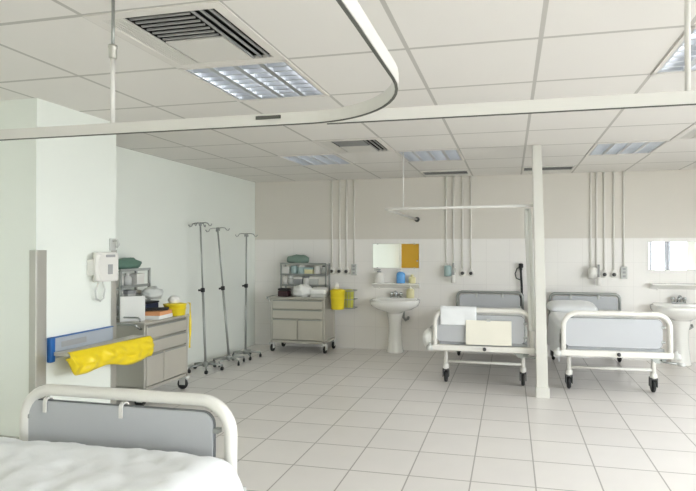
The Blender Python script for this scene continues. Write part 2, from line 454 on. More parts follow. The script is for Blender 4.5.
# ------------------------------------------------------------------ beds
def caster_leg(r, x, y, top, name='leg'):
    l = B().tube([(x, y, top), (x, y, .15)], .022).lathe([(.03, .2), (.034, .19), (.034, .15), (.026, .14)], (x, y, 0), 16).done(name, M['frame'], r)
    B().box(x-.034, x-.024, y-.03, y+.045, .06, .15, .003).box(x+.024, x+.034, y-.03, y+.045, .06, .15, .003).box(x-.034, x+.034, y-.03, y+.045, .13, .152, .006).done('caster_fork', M['darkgrey'], l)
    B().lathe([(.0, -.018), (.05, -.018), (.062, -.012), (.065, 0), (.062, .012), (.05, .018), (0, .018)], (x, y+.02, .065), 24, 'X').done('wheel', M['dark'], l)
def make_bed(label, loc, rz):
    r = empty('hospital_bed', label, 'bed', loc, rz, 'hospital beds')
    W = .51
    ft = B().tube(arch(W-.028, .40, .80, .13), .025, 14).done('foot_frame', M['frame'], r)
    pn = B().prism(rrect(-.465, .41, .476, .752, .05), -.011, .011, .003).done('foot_panel', M['panel'], r)
    B().prism(rrect(-.469, .414, .472, .756, .053), -.006, .006).done('panel_edging', M['edge'], pn)
    for s in (-1, 1):
        for z in (.54, .68): B().box(s*(.44)-.0275+(-.012 if s < 0 else -.002)-.012, s*.44-.0275+(.0 if s < 0 else .025), -.014, .014, z-.010, z+.010, .003).done('panel_clamp', M['stand'], r)
    B().box(-.51, .51, -.028, .03, .385, .445, .01).box(-.47, -.42, .02, 1.68, .39, .44, .006).box(.42, .47, .02, 1.68, .39, .44, .006).box(-.46, .46, 1.66, 1.71, .39, .44, .006).done('base_frame', M['frame'], r)
    for x in (-.535, .535): B().lathe([(.0, .38), (.03, .382), (.04, .395), (.04, .42), (.03, .435), (.012, .44), (.012, .46), (0, .462)], (x, 0, 0), 18).done('corner_bumper', M['plastg'], r)
    for x in (-.4, .4):
        caster_leg(r, x, .23, .40); caster_leg(r, x, 1.6, .40)
    for y in (.23, 1.6): B().tube([(-.39, y, .225), (.39, y, .225)], .015).done('cross_bar', M['frame'], r)
    B().lathe([(0, -.02), (.012, -.02), (.018, -.012), (.018, .006), (0, .01)], (.02, -.03, .415), 14, 'Y').done('release_knob', M['darkgrey'], r)
    cr = B().tube([(.40, .0, .372), (.40, -.05, .365), (.46, -.055, .36), (.57, -.06, .345)], .009, 8).done('crank_handle', M['stand'], r)
    B().tube([(.53, -.058, .352), (.59, -.062, .342)], .016, 12).done('crank_grip', M['plastg'], cr)
    B().prism([(.30, .385), (.46, .385), (.43, .355), (.36, .335)], -.015, .02, .004).done('crank_bracket', M['stand'], r)
    B().box(-.44, .44, .03, 1.66, .44, .47, .004).done('deck', M['panel'], r)
    B().tube(arch(.43, .42, .842, .07, 1.72), .018, 12).done('head_frame', M['stand'], r)
    hp = B().prism(rrect(-.40, .40, .5, .812, .05), 1.71, 1.73, .003).done('head_panel', M['panel'], r)
    for x in (-.17, .17): B().box(x-.014, x+.014, 1.697, 1.735, .775, .83, .005).done('panel_clip', M['plastg'], hp)
    return r
def mattress(r, top):
    t = B().box(-.435, .435, .05, 1.66, .47, top, .045, 4, smooth=True).done('mattress', M['matt'], r); return t
XM, XRB = -.275, .985
bedM = make_bed('middle hospital bed left of the white post, towel and cream board on its footboard', (XM, 5.2, 0), 0)
bedR = copy_tree(bedM, (XRB, 5.2, 0), math.radians(1.8), 'right-hand hospital bed beyond the white post, with a pillow and a bare grey footboard')
bedF = copy_tree(bedM, (-1.605, 1.88, 0), PI, 'near hospital bed in the lower left corner, grey board with two white hooks')
for b_ in (bedM, bedR): mattress(b_, .655)
mattress(bedF, .585)
bedF.scale = (1.035, 1, 1)
for ch in bedF.children:
    if ch.name.startswith(('foot_panel', 'panel_clamp')): ch.location.x += .055
for x in (.37, .0):                          # two hooks over the near board
    p = [(x, .02, .69), (x, .02, .745), (x, .016, .76), (x, .006, .766), (x, -.006, .766), (x, -.014, .76), (x, -.018, .745), (x, -.018, .705)]
    p = [(a, -yb, c) for a, yb, c in p]
    B().tube(p, (.008, .003), flat=(0, 1, 0)).done('board_hook', M['plast'], bedF)
# near bed sheet: rests on the mattress, hangs over the right side
def nearsheet(u, v):
    # u across (0 left .. 1 right), v along from foot end to head end
    x = -.70 + 1.40*u; y = 1.835 - 1.70*v
    n = .014*noise.noise(Vector((x*4, y*4, 0))) + .009*noise.noise(Vector((x*10, y*14, 3))) + .006*noise.noise(Vector((x*22, y*17, 8)))
    z = .628 + n + .02*min(1, v/.3)
    ex = abs(x)-.48; wx = x
    if ex > 0:
        z -= ex*.12 + ex*ex*5.2
        wx = math.copysign(.48+.125*(1-math.exp(-ex/.07))+.012*math.sin(y*19)*ex*4, x)
    if v < .06: z -= .075*(1-v/.06)**2
    return Vector((-1.605+wx, y, max(z, .3)))
tag(B().sheet(nearsheet, 70, 90).done('bed_sheet', M['linen'], solid=.004), 'rumpled white sheet covering the mattress of the near bed, lower left', 'bed sheet')
# pillow on the right bed
def pillow(c, sx, sy, sz, rz, name, label):
    t = B(); 
    def f(u, v, s):
        a, d = 2*u-1, 2*v-1
        h = (max(0, (1-a**4))*max(0, (1-d**4)))**.55
        q = 1-.06*(a*a*d*d)*2
        n = .06*noise.noise(Vector((a*2, d*2, s)))
        return Vector((a*sx*q, d*sy*q, s*sz*h*(1+n)))
    t.sheet(lambda u, v: f(u, v, 1), 20, 20); t.sheet(lambda u, v: f(1-u, v, -.7), 20, 20)
    bmesh.ops.remove_doubles(t.bm, verts=t.bm.verts[:], dist=.0005)
    o = t.done(name, M['linen'], None, c, (math.radians(8), 0, rz)); return tag(o, label, 'pillow')
pillow((.73, 6.55, .705), .30, .20, .065, .05, 'pillow', 'plump white pillow at the head of the right-hand bed')
def drape(u, v):
    # across the mattress top, over its left edge and down
    L = 1.05*u; y = 5.27+1.05*v
    n = .008*noise.noise(Vector((L*6, y*5, 1)))
    if L < .62: x = .62-L+.0; z = .667+n
    else:
        q = L-.62; x = 0-.025*math.sin(min(1, q/.06)*PI/2)-.035*q*math.sin(y*17+q*4)-.04*q; z = .667-q*.85-.0*q
        y += .01*math.sin(q*20)
    return Vector((.985-.475+x-(y-5.2)*.031, y, z))
tag(B().sheet(drape, 40, 40).done('bed_sheet', M['linen'], solid=.004), 'white sheet hanging over the left side of the right-hand bed', 'bed sheet')
# towel folded over the footboard tube of the middle bed
def towel(u, v):
    x = XM-.425+.365*u; s = v*.42
    y0 = 5.2; rr = .032
    n = .004*noise.noise(Vector((u*5, v*6, 2)))
    if s < .17: return Vector((x, y0+rr+n, .80-.17+s))
    s -= .17; arc = rr*PI
    if s < arc: a = s/rr; return Vector((x, y0+rr*math.cos(a), .80+rr*math.sin(a)+n*.5))
    s -= arc; return Vector((x+.0, y0-rr-n-.006*math.sin(u*7)*s*4, .80-s*(1+.12*(u > .8)*(u-.8)*5)))
tag(B().sheet(towel, 24, 36).done('towel', M['linen'], solid=.012), 'white folded towel draped over the left of the middle bed footboard', 'towel')
cb = empty('clip_board', 'cream rectangular board hanging on the grey footboard of the middle bed', 'board', (XM+.06, 5.156, .585))
B().box(-.225, .225, -.006, .006, -.125, .12, .004).done('board', M['cream'], cb)
B().box(-.02, .02, -.009, .03, .11, .135, .003).done('hook_tab', M['plastg'], cb)
B().box(-.006, .006, .006, .03, -.05, -.02).done('spacer', M['cream'], cb)
bg = empty('bundle_bag', 'rounded white bag hanging at the left corner of the middle bed', 'bag', (XM-.555, 5.3, .485))
B().ball((0, 0, 0), .072, .09, .105, .12, 5).done('sack', M['white2'], bg)
B().tube([(.0, 0, .09), (.02, -.005, .125), (.055, 0, .15)], .008, 8).done('tie', M['plastg'], bg)

# ------------------------------------------------------------------ back wall: basins, mirrors, shelves
def basin_ring(cx, cy, a, bq, z, n=36):
    """D-shaped ring, flat at the wall side (+y)"""
    o = []
    for j in range(n):
        th = 2*PI*j/n; x = a*math.copysign(abs(math.cos(th))**.8, math.cos(th)); y = bq*math.sin(th)
        if y > 0: y = bq*.55*math.copysign(abs(math.sin(th))**.35, 1)
        o.append(Vector((cx+x, cy+y, z)))
    return o
def make_basin(loc, label):
    r = empty('washbasin', label, 'washbasin', loc, 0, 'pedestal washbasins')
    t = bmesh.new(); rings = []
    prof = [(.10, .10, .545), (.13, .12, .565), (.24, .19, .595), (.32, .245, .64), (.342, .265, .68), (.345, .267, .715), (.338, .262, .727), (.315, .24, .725), (.285, .205, .70), (.22, .15, .635), (.12, .08, .60), (.03, .03, .595)]
    for a, bq, z in prof: rings.append([t.verts.new(v) for v in basin_ring(0, -.17, a, bq, z)])
    n = len(rings[0])
    for A, Q in zip(rings, rings[1:]):
        for j in range(n): t.faces.new((A[j], A[(j+1) % n], Q[(j+1) % n], Q[j]))
    t.faces.new(rings[0][::-1]); t.faces.new(rings[-1])
    bmesh.ops.recalc_face_normals(t, faces=t.faces[:])
    b = B().merge(t, True); b.box(-.30, .30, -.075, -.001, .64, .742, .02, 3, smooth=True)
    b.done('basin', M['ceram'], r)
    B().lathe([(.125, 0), (.13, .015), (.118, .05), (.098, .2), (.092, .32), (.10, .44), (.125, .54), (.14, .575)], (0, -.14, 0), 28, sx=.92, sy=.85).done('pedestal', M['ceram'], r)
    fc = B().box(-.085, .085, -.085, -.035, .738, .758, .008).lathe([(.022, .75), (.018, .80), (.016, .82)], (0, -.06, 0), 16).tube([(0, -.06, .81), (0, -.09, .835), (0, -.14, .835), (0, -.165, .81)], .012, 10).done('faucet', M['chrome'], r)
    for s in (-1, 1): B().lathe([(.02, .755), (.016, .775), (.024, .785), (.024, .81), (.018, .818), (0, .82)], (s*.065, -.06, 0), 12).done('tap_handle', M['chrome'], fc)
    B().lathe([(.016, 0), (.016, .006), (.0, .006)], (0, -.395, .69), 12, 'Y').done('overflow', M['darkgrey'], r)
    B().tube([(.10, -.05, .56), (.10, -.05, .47), (.13, -.05, .43), (.16, -.04, .45), (.16, -.01, .47)], .018, 10).done('waste_trap', M['stand'], r)
    return r
bs = make_basin((-1.555, 7.0, 0), 'white pedestal washbasin under the mirror reflecting an ochre door')
copy_tree(bs, (2.05, 7.0, 0), 0, 'white pedestal washbasin at the right edge, beyond the right-hand bed')
def make_mirror(x0, x1, z0, z1, label):
    r = empty('wall_mirror', label, 'mirror', ((x0+x1)/2, 7.0, (z0+z1)/2), 0, 'mirrors over the basins')
    w, h = (x1-x0)/2, (z1-z0)/2
    B().box(-w, w, -.012, -.004, -h, h).done('mirror_glass', M['mirror'], r)
    B().box(-w-.004, w+.004, -.008, -.0005, -h-.004, h+.004).done('backing', M['plastg'], r)
    for sx in (-1, 1):
        for sz in (-1, 1): B().box(sx*w*.8-.012, sx*w*.8+.012, -.016, -.001, sz*h-.008, sz*h+.008, .002).done('mirror_clip', M['chrome'], r)
make_mirror(-1.905, -1.245, 1.155, 1.49, 'frameless wall mirror above the left washbasin')
make_mirror(1.713, 2.42, 1.156, 1.508, 'frameless wall mirror at the right edge, reflecting bright windows')
def make_shelf(x0, x1, z, label):
    r = empty('wall_shelf', label, 'shelf', ((x0+x1)/2, 7.0, z), 0, 'shelves over the basins')
    w = (x1-x0)/2
    B().prism([(-.001, -.075), (-.001, 0), (-.13, 0), (-.135, -.012), (-.12, -.022)], -w, w, .003, 'YZ').done('shelf_board', M['ceram'], r)
    for s in (-1, 1): B().prism([(-.001, -.09), (-.001, -.0), (-.09, -.018)], s*w*.75-.01, s*w*.75+.01, .002, 'YZ').done('bracket', M['ceram'], r)
make_shelf(-1.893, -1.231, .945, 'white wall shelf above the left washbasin, holding bottles')
make_shelf(1.73, 2.42, .985, 'bare white wall shelf above the right washbasin')
def bottle(loc, h, w, m, label, pump=True, cap='plast', group='soap bottles by the left basin'):
    r = empty('soap_bottle', label, 'bottle', loc, 0, group)
    B().lathe([(w*.92, 0), (w, .008), (w, h*.62), (w*.8, h*.72), (w*.35, h*.78), (w*.35, h*.8)], (0, 0, 0), 20, sy=.7).done('bottle_body', M[m], r)
    if pump: B().lathe([(w*.4, h*.78), (w*.4, h*.86), (.008, h*.87), (.008, h*.95), (w*.35, h*.95), (w*.3, h)], (0, 0, 0), 14).tube([(0, 0, h*.97), (-w*.9, -.01, h*.95)], .006, 8).done('pump', M[cap], r)
    else: B().lathe([(w*.42, h*.78), (w*.42, h), (0, h)], (0, 0, 0), 14).done('cap', M[cap], r)
bottle((-1.80, 6.93, .946), .19, .075, 'plast', 'white pump bottle at the left end of the shelf over the basin', cap='keys')
bottle((-1.49, 6.93, .946), .20, .062, 'bluebottle', 'blue pump bottle standing on the shelf over the basin')
bottle((-1.33, 6.93, .946), .12, .05, 'creambottle', 'short cream bottle on the shelf, right of the blue bottle', False, 'creambottle')
bottle((-1.355, 6.93, .742), .17, .055, 'creambottle', 'cream bottle with white top on the rim of the left basin', True)

# ------------------------------------------------------------------ medical gas pipes
def pipe(x, z, kind, label, rr=.0115):
    r = empty('gas_pipe', label, 'pipe', (x, 7.0, z), 0, 'vertical pipes on the back wall')
    B().tube([(0, -rr-.004, .02), (0, -rr-.004, H-z)], rr, 12).done('pipe_run', M['conduit'], r)
    if kind == 'valve':
        v = B().lathe([(.045, 0), (.045, -.025), (.038, -.035), (.03, -.036)], (0, -.001, 0), 20, 'Y').box(-.02, .02, -.035, -.001, .0, .06, .006).done('outlet', M['plast'], r)
        B().lathe([(.024, -.03), (.024, -.045), (.012, -.05), (0, -.05)], (0, 0, 0), 16, 'Y').done('outlet_socket', M['darkgrey'], v)
    elif kind == 'box':
        v = B().box(-.04, .04, -.04, -.001, -.085, .075, .006).done('switch_box', M['plastg'], r)
        for q in (-.05, 0, .045): B().box(-.018, .018, -.047, -.038, q-.014, q+.014, .003).done('switch', M['keys'], v)
    else:
        B().box(-.03, .03, -.04, -.001, -.06, .05, .006).done('outlet', M['plast'], r)
    return r
G = [(-2.515, 1.10, 'valve', 'leftmost white wall pipe, with an outlet, rising behind the far cart'), (-2.40, 1.10, 'valve', 'second white wall pipe above the far cart, with an outlet'),
     (-2.295, 1.10, 'valve', 'third white wall pipe above the far cart, just left of the switch box'), (-2.18, 1.13, 'box', 'white wall conduit ending in a grey switch box, right of the far cart'),
     (-.865, 1.18, 'plain', 'leftmost thin pipe above the head of the middle bed, behind the pale flask', .010), (-.765, 1.12, 'plain', 'white pipe above the middle bed with a flow regulator at its foot'),
     (-.64, 1.09, 'valve', 'white pipe above the middle bed, left of the two dark round outlets'), (-.525, 1.09, 'valve', 'rightmost white pipe above the middle bed, with dark round outlet'),
     (1.02, 1.09, 'plain', 'leftmost white pipe above the right-hand bed'), (1.09, 1.11, 'plain', 'second white pipe above the right-hand bed, close beside the leftmost'),
     (1.185, 1.09, 'valve', 'third white pipe above the right-hand bed, ending in the left round outlet'), (1.30, 1.09, 'valve', 'fourth white pipe above the right-hand bed, ending in the right round outlet'),
     (1.42, 1.12, 'box', 'white conduit above the right-hand bed ending in a grey switch box')]
for g in G: pipe(*g)
def flow(x, z, label, m):
    r = empty('flow_regulator', label, 'medical regulator', (x, 6.90, z), 0, 'regulators on the wall outlets')
    B().box(-.03, .03, -.02, .055, -.03, .03, .008).box(-.012, .012, .05, .099, -.012, .012, .002).done('regulator_body', M['plastg'], r)
    B().tube([(.0, -.01, -.08), (.0, -.01, .10)], .014, 12).done('flow_tube', M['keys'], r)
    B().lathe([(.0, -.17), (.034, -.168), (.036, -.10), (.025, -.07), (.014, -.06)], (.0, -.01, 0), 16).done('flask', M['plast'], r)
    B().lathe([(.0, -.08), (.05, -.078), (.052, .05), (.038, .065), (.0, .066)], (-.075, -.005, .0), 18).done('suction_jar', m, r)
flow(-.755, 1.13, 'grey regulator with pale blue jar on the wall above the middle bed', M['teal'])
flow(1.10, 1.12, 'pale regulator with hanging flask on the wall above the right-hand bed', M['plast'])
# black handset with looped cord
r = empty('wall_handset', 'black handset with looped cord on the wall behind the middle bed, beside the curtain', 'handset', (.135, 6.96, 1.12))
B().tube([(0, 0, .09), (0, -.01, .0), (.01, -.015, -.2), (.015, -.015, -.46)], [.018, .014, .016, .014], 10).lathe([(.0, .05), (.03, .045), (.032, .0), (.02, -.02)], (0, 0, .06), 14).box(-.02, .035, -.035, 0, -.46, -.30, .008).done('handset_bar', M['dark'], r)
B().tube([(-.005, 0, .06), (-.05, 0, .04), (-.075, 0, -.03), (-.06, 0, -.09), (-.01, -.01, -.11)], .007, 8).done('cord', M['dark'], r)
B().box(-.02, .02, 0, .039, .02, .07, .004).done('wall_bracket', M['darkgrey'], r)

# ------------------------------------------------------------------ carts
def make_cart(loc, rz, W, D, label, split=.5, handle=-1, rack=None, basket=False):
    r = empty('medical_cart', label, 'cart', loc, rz, 'stainless medical carts')
    w = W/2
    b = B()
    for x in (-w, w-.03):
        for y in (0, D-.03): b.box(x, x+.03, y, y+.03, .14, .74, .003)
    b.box(-w+.01, w-.01, .02, D-.01, .175, .735); b.box(-w, w, 0, D, .135, .17, .004)
    b.done('cart_body', M['steel'], r)
    B().box(-w-.012, w+.012, -.015, D+.005, .735, .76, .006).done('cart_top', M['steel'], r)
    for z0, z1 in ((.605, .725), (.475, .595)):
        d = B().box(-w+.033, w-.033, -.004, .03, z0, z1, .004).done('drawer', M['steel2'], r)
        B().box(-w+.04, w-.04, -.012, -.002, z1-.018, z1-.004, .003).done('drawer_lip', M['stand'], d)
    xs_ = -w+W*split
    for a, c in ((-w+.033, xs_-.006), (xs_+.006, w-.033)):
        d = B().box(a, c, -.004, .03, .178, .463, .004).done('cabinet_door', M['steel2'], r)
        B().box(a+.01, c-.01, -.01, -.002, .445, .458, .002).done('door_lip', M['stand'], d)
    for x in (-w+.012, w-.012):
        for y in (.02, D-.05):
            cf = B().box(x-.03, x+.03, y-.03, y+.035, .11, .137, .004).box(x-.026, x-.018, y-.01, y+.05, .05, .12).box(x+.018, x+.026, y-.01, y+.05, .05, .12).done('caster', M['plastg'], r)
            B().lathe([(.0, -.014), (.026, -.014), (.03, -.016), (.052, -.012), (.055, 0), (.052, .012), (.03, .016), (.026, .014), (0, .014)], (x, y+.028, .056), 24, 'X').done('wheel', M['dark'], cf)
    s = handle
    B().tube([(s*(w+.0), .03, .70), (s*(w+.07), .03, .74), (s*(w+.07), .03, .75), (s*(w+.07), D-.06, .75), (s*(w+.07), D-.06, .74), (s*w, D-.06, .70)], .011, 10).done('push_handle', M['chrome'], r)
    if not basket: B().tube([(-w+.02, .06, .755), (-w+.02, .06, .785), (-w+.02, .08, .80), (-w+.02, .30, .80), (-w+.02, .32, .785), (-w+.02, .32, .755)], .008, 10).done('top_handle', M['chrome'], r)
    if rack:
        x0, x1, zt = rack
        b = B()
        for x in (x0, x1-.02):
            for y in (D-.19, D-.04): b.box(x, x+.02, y, y+.02, .76, zt, .002)
            b.box(x, x+.02, D-.19, D-.02, .76, .772, .002)
        for y in (D-.19, D-.04): b.box(x0, x1, y, y+.02, .76, .772, .002)
        b.done('rack_frame', M['stand'], r)
        n = 3
        for i in range(1, n+1):
            z = .76+(zt-.76)*i/n-.012
            B().box(x0, x1, D-.19, D-.02, z-.006, z, .001).box(x0, x1, D-.19, D-.184, z, z+.02).done('rack_shelf', M['stand'], r)
    if basket:
        b = B(); X0, X1, Y0, Y1, Z0, Z1 = w+.012, w+.34, .215, .40, .60, .84
        for z in (Z0, (Z0+Z1)/2, Z1): b.tube([(X0, Y0, z), (X1-.05, Y0, z), (X1, Y0+.05, z), (X1, Y1, z), (X0, Y1, z)], .005 if z < Z1 else .008, 6, closed=True)
        for i in range(8): x = X0+(X1-X0-.05)*i/7; b.tube([(x, Y0, Z1), (x, Y0, Z0), (x, Y1, Z0), (x, Y1, Z1)], .003, 6)
        b.done('side_basket', M['stand'], r)
    return r
Wb, Wa = .79, .63
make_cart((-2.845, 6.52, 0), 0, Wb, .42, 'stainless drawer cart against the back wall, rack of supplies on top', .5, -1, (-.36, .33, 1.215), True)
make_cart((-3.20, 4.305, 0), PI/2, Wa, .50, 'stainless drawer cart against the left wall behind the telephone corner', .42, -1, (-.24, .16, 1.225), False)
# --- supplies on the far cart
bx = -2.845
GB = 'supply tubs on the far cart rack'
shelf_z = [.76, .9, 1.052]
tubs = []
def tub(kind, loc, w, h, m, label, grp, cap='plast'):
    if kind == 'jar':
        r = empty('supply_jar', label, 'jar', loc, 0, grp)
        B().lathe([(w*.9, 0), (w, .006), (w, h*.75), (w*.85, h*.8)], (0, 0, 0), 16).done('jar_body', M[m], r)
        B().lathe([(w*.92, h*.8), (w*.92, h), (0, h)], (0, 0, 0), 16).done('lid', M[cap], r)
    elif kind == 'box':
        r = empty('supply_box', label, 'box', loc, 0, grp)
        B().box(-w, w, -.05, .05, 0, h*.9, .004).done('carton', M[m], r)
        B().box(-w-.003, w+.003, -.053, .053, h*.72, h, .004).done('box_lid', M[cap], r)
    else:
        r = empty('supply_bottle', label, 'bottle', loc, 0, grp)
        B().lathe([(w, 0), (w, h*.65), (w*.4, h*.8), (w*.4, h*.86)], (0, 0, 0), 16).done('bottle_body', M[m], r)
        B().lathe([(w*.5, h*.84), (w*.5, h), (0, h)], (0, 0, 0), 12).done('cap', M[cap], r)
yr = 6.52+.42-.10
rows = {
 1.063: [('box', -.285, .05, .11, 'plast', 'plast', 'white'), ('jar', -.175, .052, .125, 'teal', 'teal', 'pale teal'), ('jar', -.062, .055, .13, 'teal', 'plast', 'pale teal white-lidded'), ('box', .06, .06, .10, 'creambottle', 'teal', 'cream'), ('jar', .175, .048, .13, 'plast', 'plast', 'white'), ('bottle', .27, .036, .13, 'plastg', 'darkgrey', 'grey')],
 .909: [('bottle', -.305, .035, .13, 'plast', 'plast', 'white'), ('jar', -.215, .05, .13, 'plastg', 'white2', 'grey'), ('box', -.10, .06, .125, 'keys', 'plast', 'dark grey white-topped'), ('jar', .02, .055, .13, 'plast', 'keys', 'grey-lidded white'), ('box', .14, .06, .13, 'plastg', 'plast', 'light grey'), ('box', .26, .05, .13, 'plast', 'plast', 'plain white')]}
pos = ['at the far left', 'second from left', 'third from left', 'third from right', 'second from right', 'at the far right']
for z, L in rows.items():
    for k, (kd, x, w, h, m, cp, desc) in enumerate(L):
        tub(kd, (bx+x-.012, yr, z-.006), w, h, M and m, '%s %s %s on the %s shelf of the far cart rack' % (desc, kd, pos[k], 'upper' if z > 1 else 'middle'), GB, cp)
o = B().ball((0, 0, .05), .165, .08, .075, .25, 6, True, seed=1).done('wrapped_bundle', M['green'], None, (-2.97, 6.84, 1.215)); tag(o, 'grey-green wrapped bundle on top of the far cart rack', 'bundle')
o = B().ball((0, 0, .07), .15, .10, .10, .4, 7, True, seed=2).done('plastic_bag', M['white2'], None, (-2.80, 6.63, .76)); tag(o, 'crumpled white bag in the middle of the far cart top', 'bag')
r = empty('instrument_case', 'small dark maroon case at the left of the far cart top', 'case', (-3.08, 6.62, .76))
B().box(-.075, .075, -.06, .06, 0, .08, .012).done('case_body', M['maroon'], r); B().box(-.075, .075, -.06, .06, .082, .115, .012).done('case_lid', M['dark'], r)
r = empty('supply_tray', 'white tray of papers at the right of the far cart top', 'tray', (-2.57, 6.64, .76))
B().box(-.10, .10, -.09, .07, 0, .05, .006).done('tray_body', M['plastg'], r); B().box(-.115, .115, -.08, .06, .055, .12, .02, rot=Matrix.Rotation(.25, 3, 'X')).done('paper_pack', M['white2'], r)
o = B().box(-.05, .05, -.03, .03, 0, .13, .006).done('black_box', M['darkgrey'], None, (-2.70, 6.735, .76)); tag(o, 'dark grey box behind the white bag on the far cart', 'box')
def sharps(loc, w, h, m, label, capm='plast', cap=True, rz=0):
    r = empty('sharps_bin', label, 'bin', loc, rz, 'yellow waste bins')
    B().lathe([(w*.86, 0), (w*.9, .006), (w, h*.86), (w*1.06, h*.87), (w*1.06, h*.9)], (0, 0, 0), 24, sy=.8).lathe([(w*1.02, h*.55), (w*1.03, h*.56), (w*1.03, h*.58), (w*.97, h*.59)], (0, 0, 0), 24, sy=.8).done('bin_body', M[m], r)
    B().lathe([(w*1.06, h*.9), (w*1.02, h*.95), (w*.7, h), (0, h)], (0, 0, 0), 24, sy=.8).done('bin_lid', M[m], r)
    if cap: B().lathe([(w*.34, h), (w*.36, h+.05), (w*.28, h+.085), (0, h+.09)], (-w*.2, 0, 0), 14).done('bin_cap', M[capm], r)
    return r
sharps((-2.30, 6.615, .60), .10, .275, 'ybin', 'bright yellow bin with white cap in front of the side basket of the far cart')
sharps((-2.205, 6.80, .607), .075, .25, 'ybin2', 'pale green-yellow bin behind the bright yellow one in the far cart basket', cap=False)
# --- supplies on the near cart (top z .76)
r = empty('white_carton', 'plain white carton at the near end of the left-wall cart', 'box', (-3.385, 4.07, .76), .62)
B().box(-.10, .10, -.03, .03, 0, .225, .004).done('carton', M['white2'], r); B().box(-.101, .101, -.031, .0, .219, .227, .002).done('flap', M['white2'], r)
GA = 'supply tubs on the left-wall cart rack'
xr = -3.20-.50+.11
rowsA = {.9035: [('jar', 4.12, .05, .125, 'plastg', 'plast', 'grey'), ('box', 4.25, .045, .12, 'plastg', 'keys', 'light grey'), ('jar', 4.37, .045, .11, 'keys', 'plast', 'dark grey')],
         1.0585: [('jar', 4.12, .05, .13, 'plast', 'plast', 'white'), ('bottle', 4.24, .04, .13, 'plastg', 'plast', 'grey'), ('box', 4.37, .045, .12, 'plast', 'plast', 'white square')]}
pA = ['nearest', 'in the middle', 'farthest']
for z, L in rowsA.items():
    for k, (kd, y, w, h, m, cp, desc) in enumerate(L):
        tub(kd, (xr, y, z), w, h, m, '%s %s %s on the %s shelf of the left-wall cart rack' % (desc, kd, pA[k], 'upper' if z > 1 else 'middle'), GA, cp)
o = B().ball((0, 0, .045), .075, .17, .065, .25, 6, True, seed=5).done('wrapped_bundle', M['green2'], None, (-3.60, 4.25, 1.225)); tag(o, 'dark green wrapped bundle on top of the left-wall cart rack', 'bundle')
o = B().ball((0, 0, .05), .08, .11, .06, .45, 8, True, seed=8).done('plastic_bag', M['greybag'], None, (-3.42, 4.36, .94), (0, .25, 0)); tag(o, 'grey clear wrapped bag sagging on the left-wall cart, behind the white carton', 'bag')
r = empty('file_box', 'navy box under the grey bag beside the white carton', 'box', (-3.52, 4.40, .76))
B().box(-.08, .06, -.12, .12, 0, .12, .005).done('box_body', M['navy'], r); B().box(-.085, .065, -.125, .125, .122, .14, .004).done('box_lid', M['dark'], r)
o = B().box(-.14, .14, -.05, .05, 0, .022, .004).done('black_folder', M['dark'], None, (-3.36, 4.30, .8305), (0, 0, .5)); tag(o, 'black folder lying on the papers behind the white carton', 'folder')
r = empty('paper_stack', 'stack of orange and white papers on the far half of the left-wall cart', 'papers', (-3.29, 4.29, .76), .12)
B().box(-.08, .08, -.115, .115, 0, .035, .002).done('white_sheets', M['white2'], r); B().box(-.078, .08, -.11, .11, .035, .07, .002, rot=Matrix.Rotation(.02, 3, 'Z')).done('orange_sheets', M['orange'], r)
yb = sharps((-3.275, 4.52, .76), .112, .12, 'ybin', 'low yellow bin on top of the left-wall cart at its far end', cap=False)
o = B().ball((0, 0, .03), .06, .05, .045, .3, 7, True, seed=9).done('tissue_wad', M['white2'], None, (-3.285, 4.52, .877)); tag(o, 'crumpled white tissue on top of the yellow bin', 'tissue')
def yhang(u, v):
    k = min(1, v/.12)                     # from the bin rim over the end of the cart, then down
    x = -3.200+.020*u*(1.6-k)+.005*math.sin(v*9+u*3)
    return Vector((x, 4.605+.035*k+.012*u+.005*math.sin(u*6+v*4), .875-.012*k-.50*max(0, v-.1)))
tag(B().sheet(yhang, 8, 20).done('yellow_bag', M['yellow'], solid=.003), 'narrow yellow bag strip hanging down the far end of the left-wall cart', 'bag')

# ------------------------------------------------------------------ drip stands
def make_stand(loc, rz, h, tilt, label):
    r = empty('drip_stand', label, 'drip stand', loc, rz, 'grey drip stands by the left wall')
    B().lathe([(.028, .05), (.033, .055), (.033, .095), (.02, .11)], (0, 0, 0), 16).done('base_hub', M['stand'], r)
    for k in range(5):
        a = 2*PI*k/5+.3; c, s = math.cos(a), math.sin(a)
        l = B().tube([(.02*c, .02*s, .078), (.12*c, .12*s, .074), (.19*c, .19*s, .062)], [.014, .013, .011], 8).done('leg', M['stand'], r)
        B().tube([(.187*c, .187*s, .06), (.187*c, .187*s, .04)], .007, 8).lathe([(0, -.012), (.02, -.012), (.022, 0), (.02, .012), (0, .012)], (.187*c, .187*s, .022), 14, 'X').done('caster', M['dark'], l)
    p = B().tube([(0, 0, .02), (0, 0, .86)], .014, 12).tube([(0, 0, .84), (0, 0, h-.08)], .010, 12).done('pole', M['stand'], r, (0, 0, .08), (0, tilt, 0))
    k = h-.08
    b = B()
    for q in range(4):
        a = q*PI/2+.15; c, s = math.cos(a), math.sin(a)
        b.tube([(0, 0, k), (.06*c, .06*s, k+.004), (.09*c, .09*s, k-.004), (.105*c, .105*s, k-.03), (.125*c, .125*s, k-.036), (.14*c, .14*s, k-.012)], .006, 8)
    b.lathe([(.015, k-.03), (.018, k-.02), (.018, k+.008), (0, k+.012)], (0, 0, 0), 12).done('hook_head', M['stand'], p)
    B().lathe([(.02, .835), (.024, .84), (.024, .88), (.016, .885)], (0, 0, 0), 14).tube([(0, 0, .86), (-.045, -.02, .86)], .012, 10).done('clamp_knob', M['dark'], p)
    return r
make_stand((-3.48, 5.36, 0), 0, 1.722, -.045, 'tall drip stand nearest the left-wall cart')
make_stand((-3.405, 5.74, 0), .55, 1.68, -.085, 'leaning drip stand, the middle of the three by the left wall')
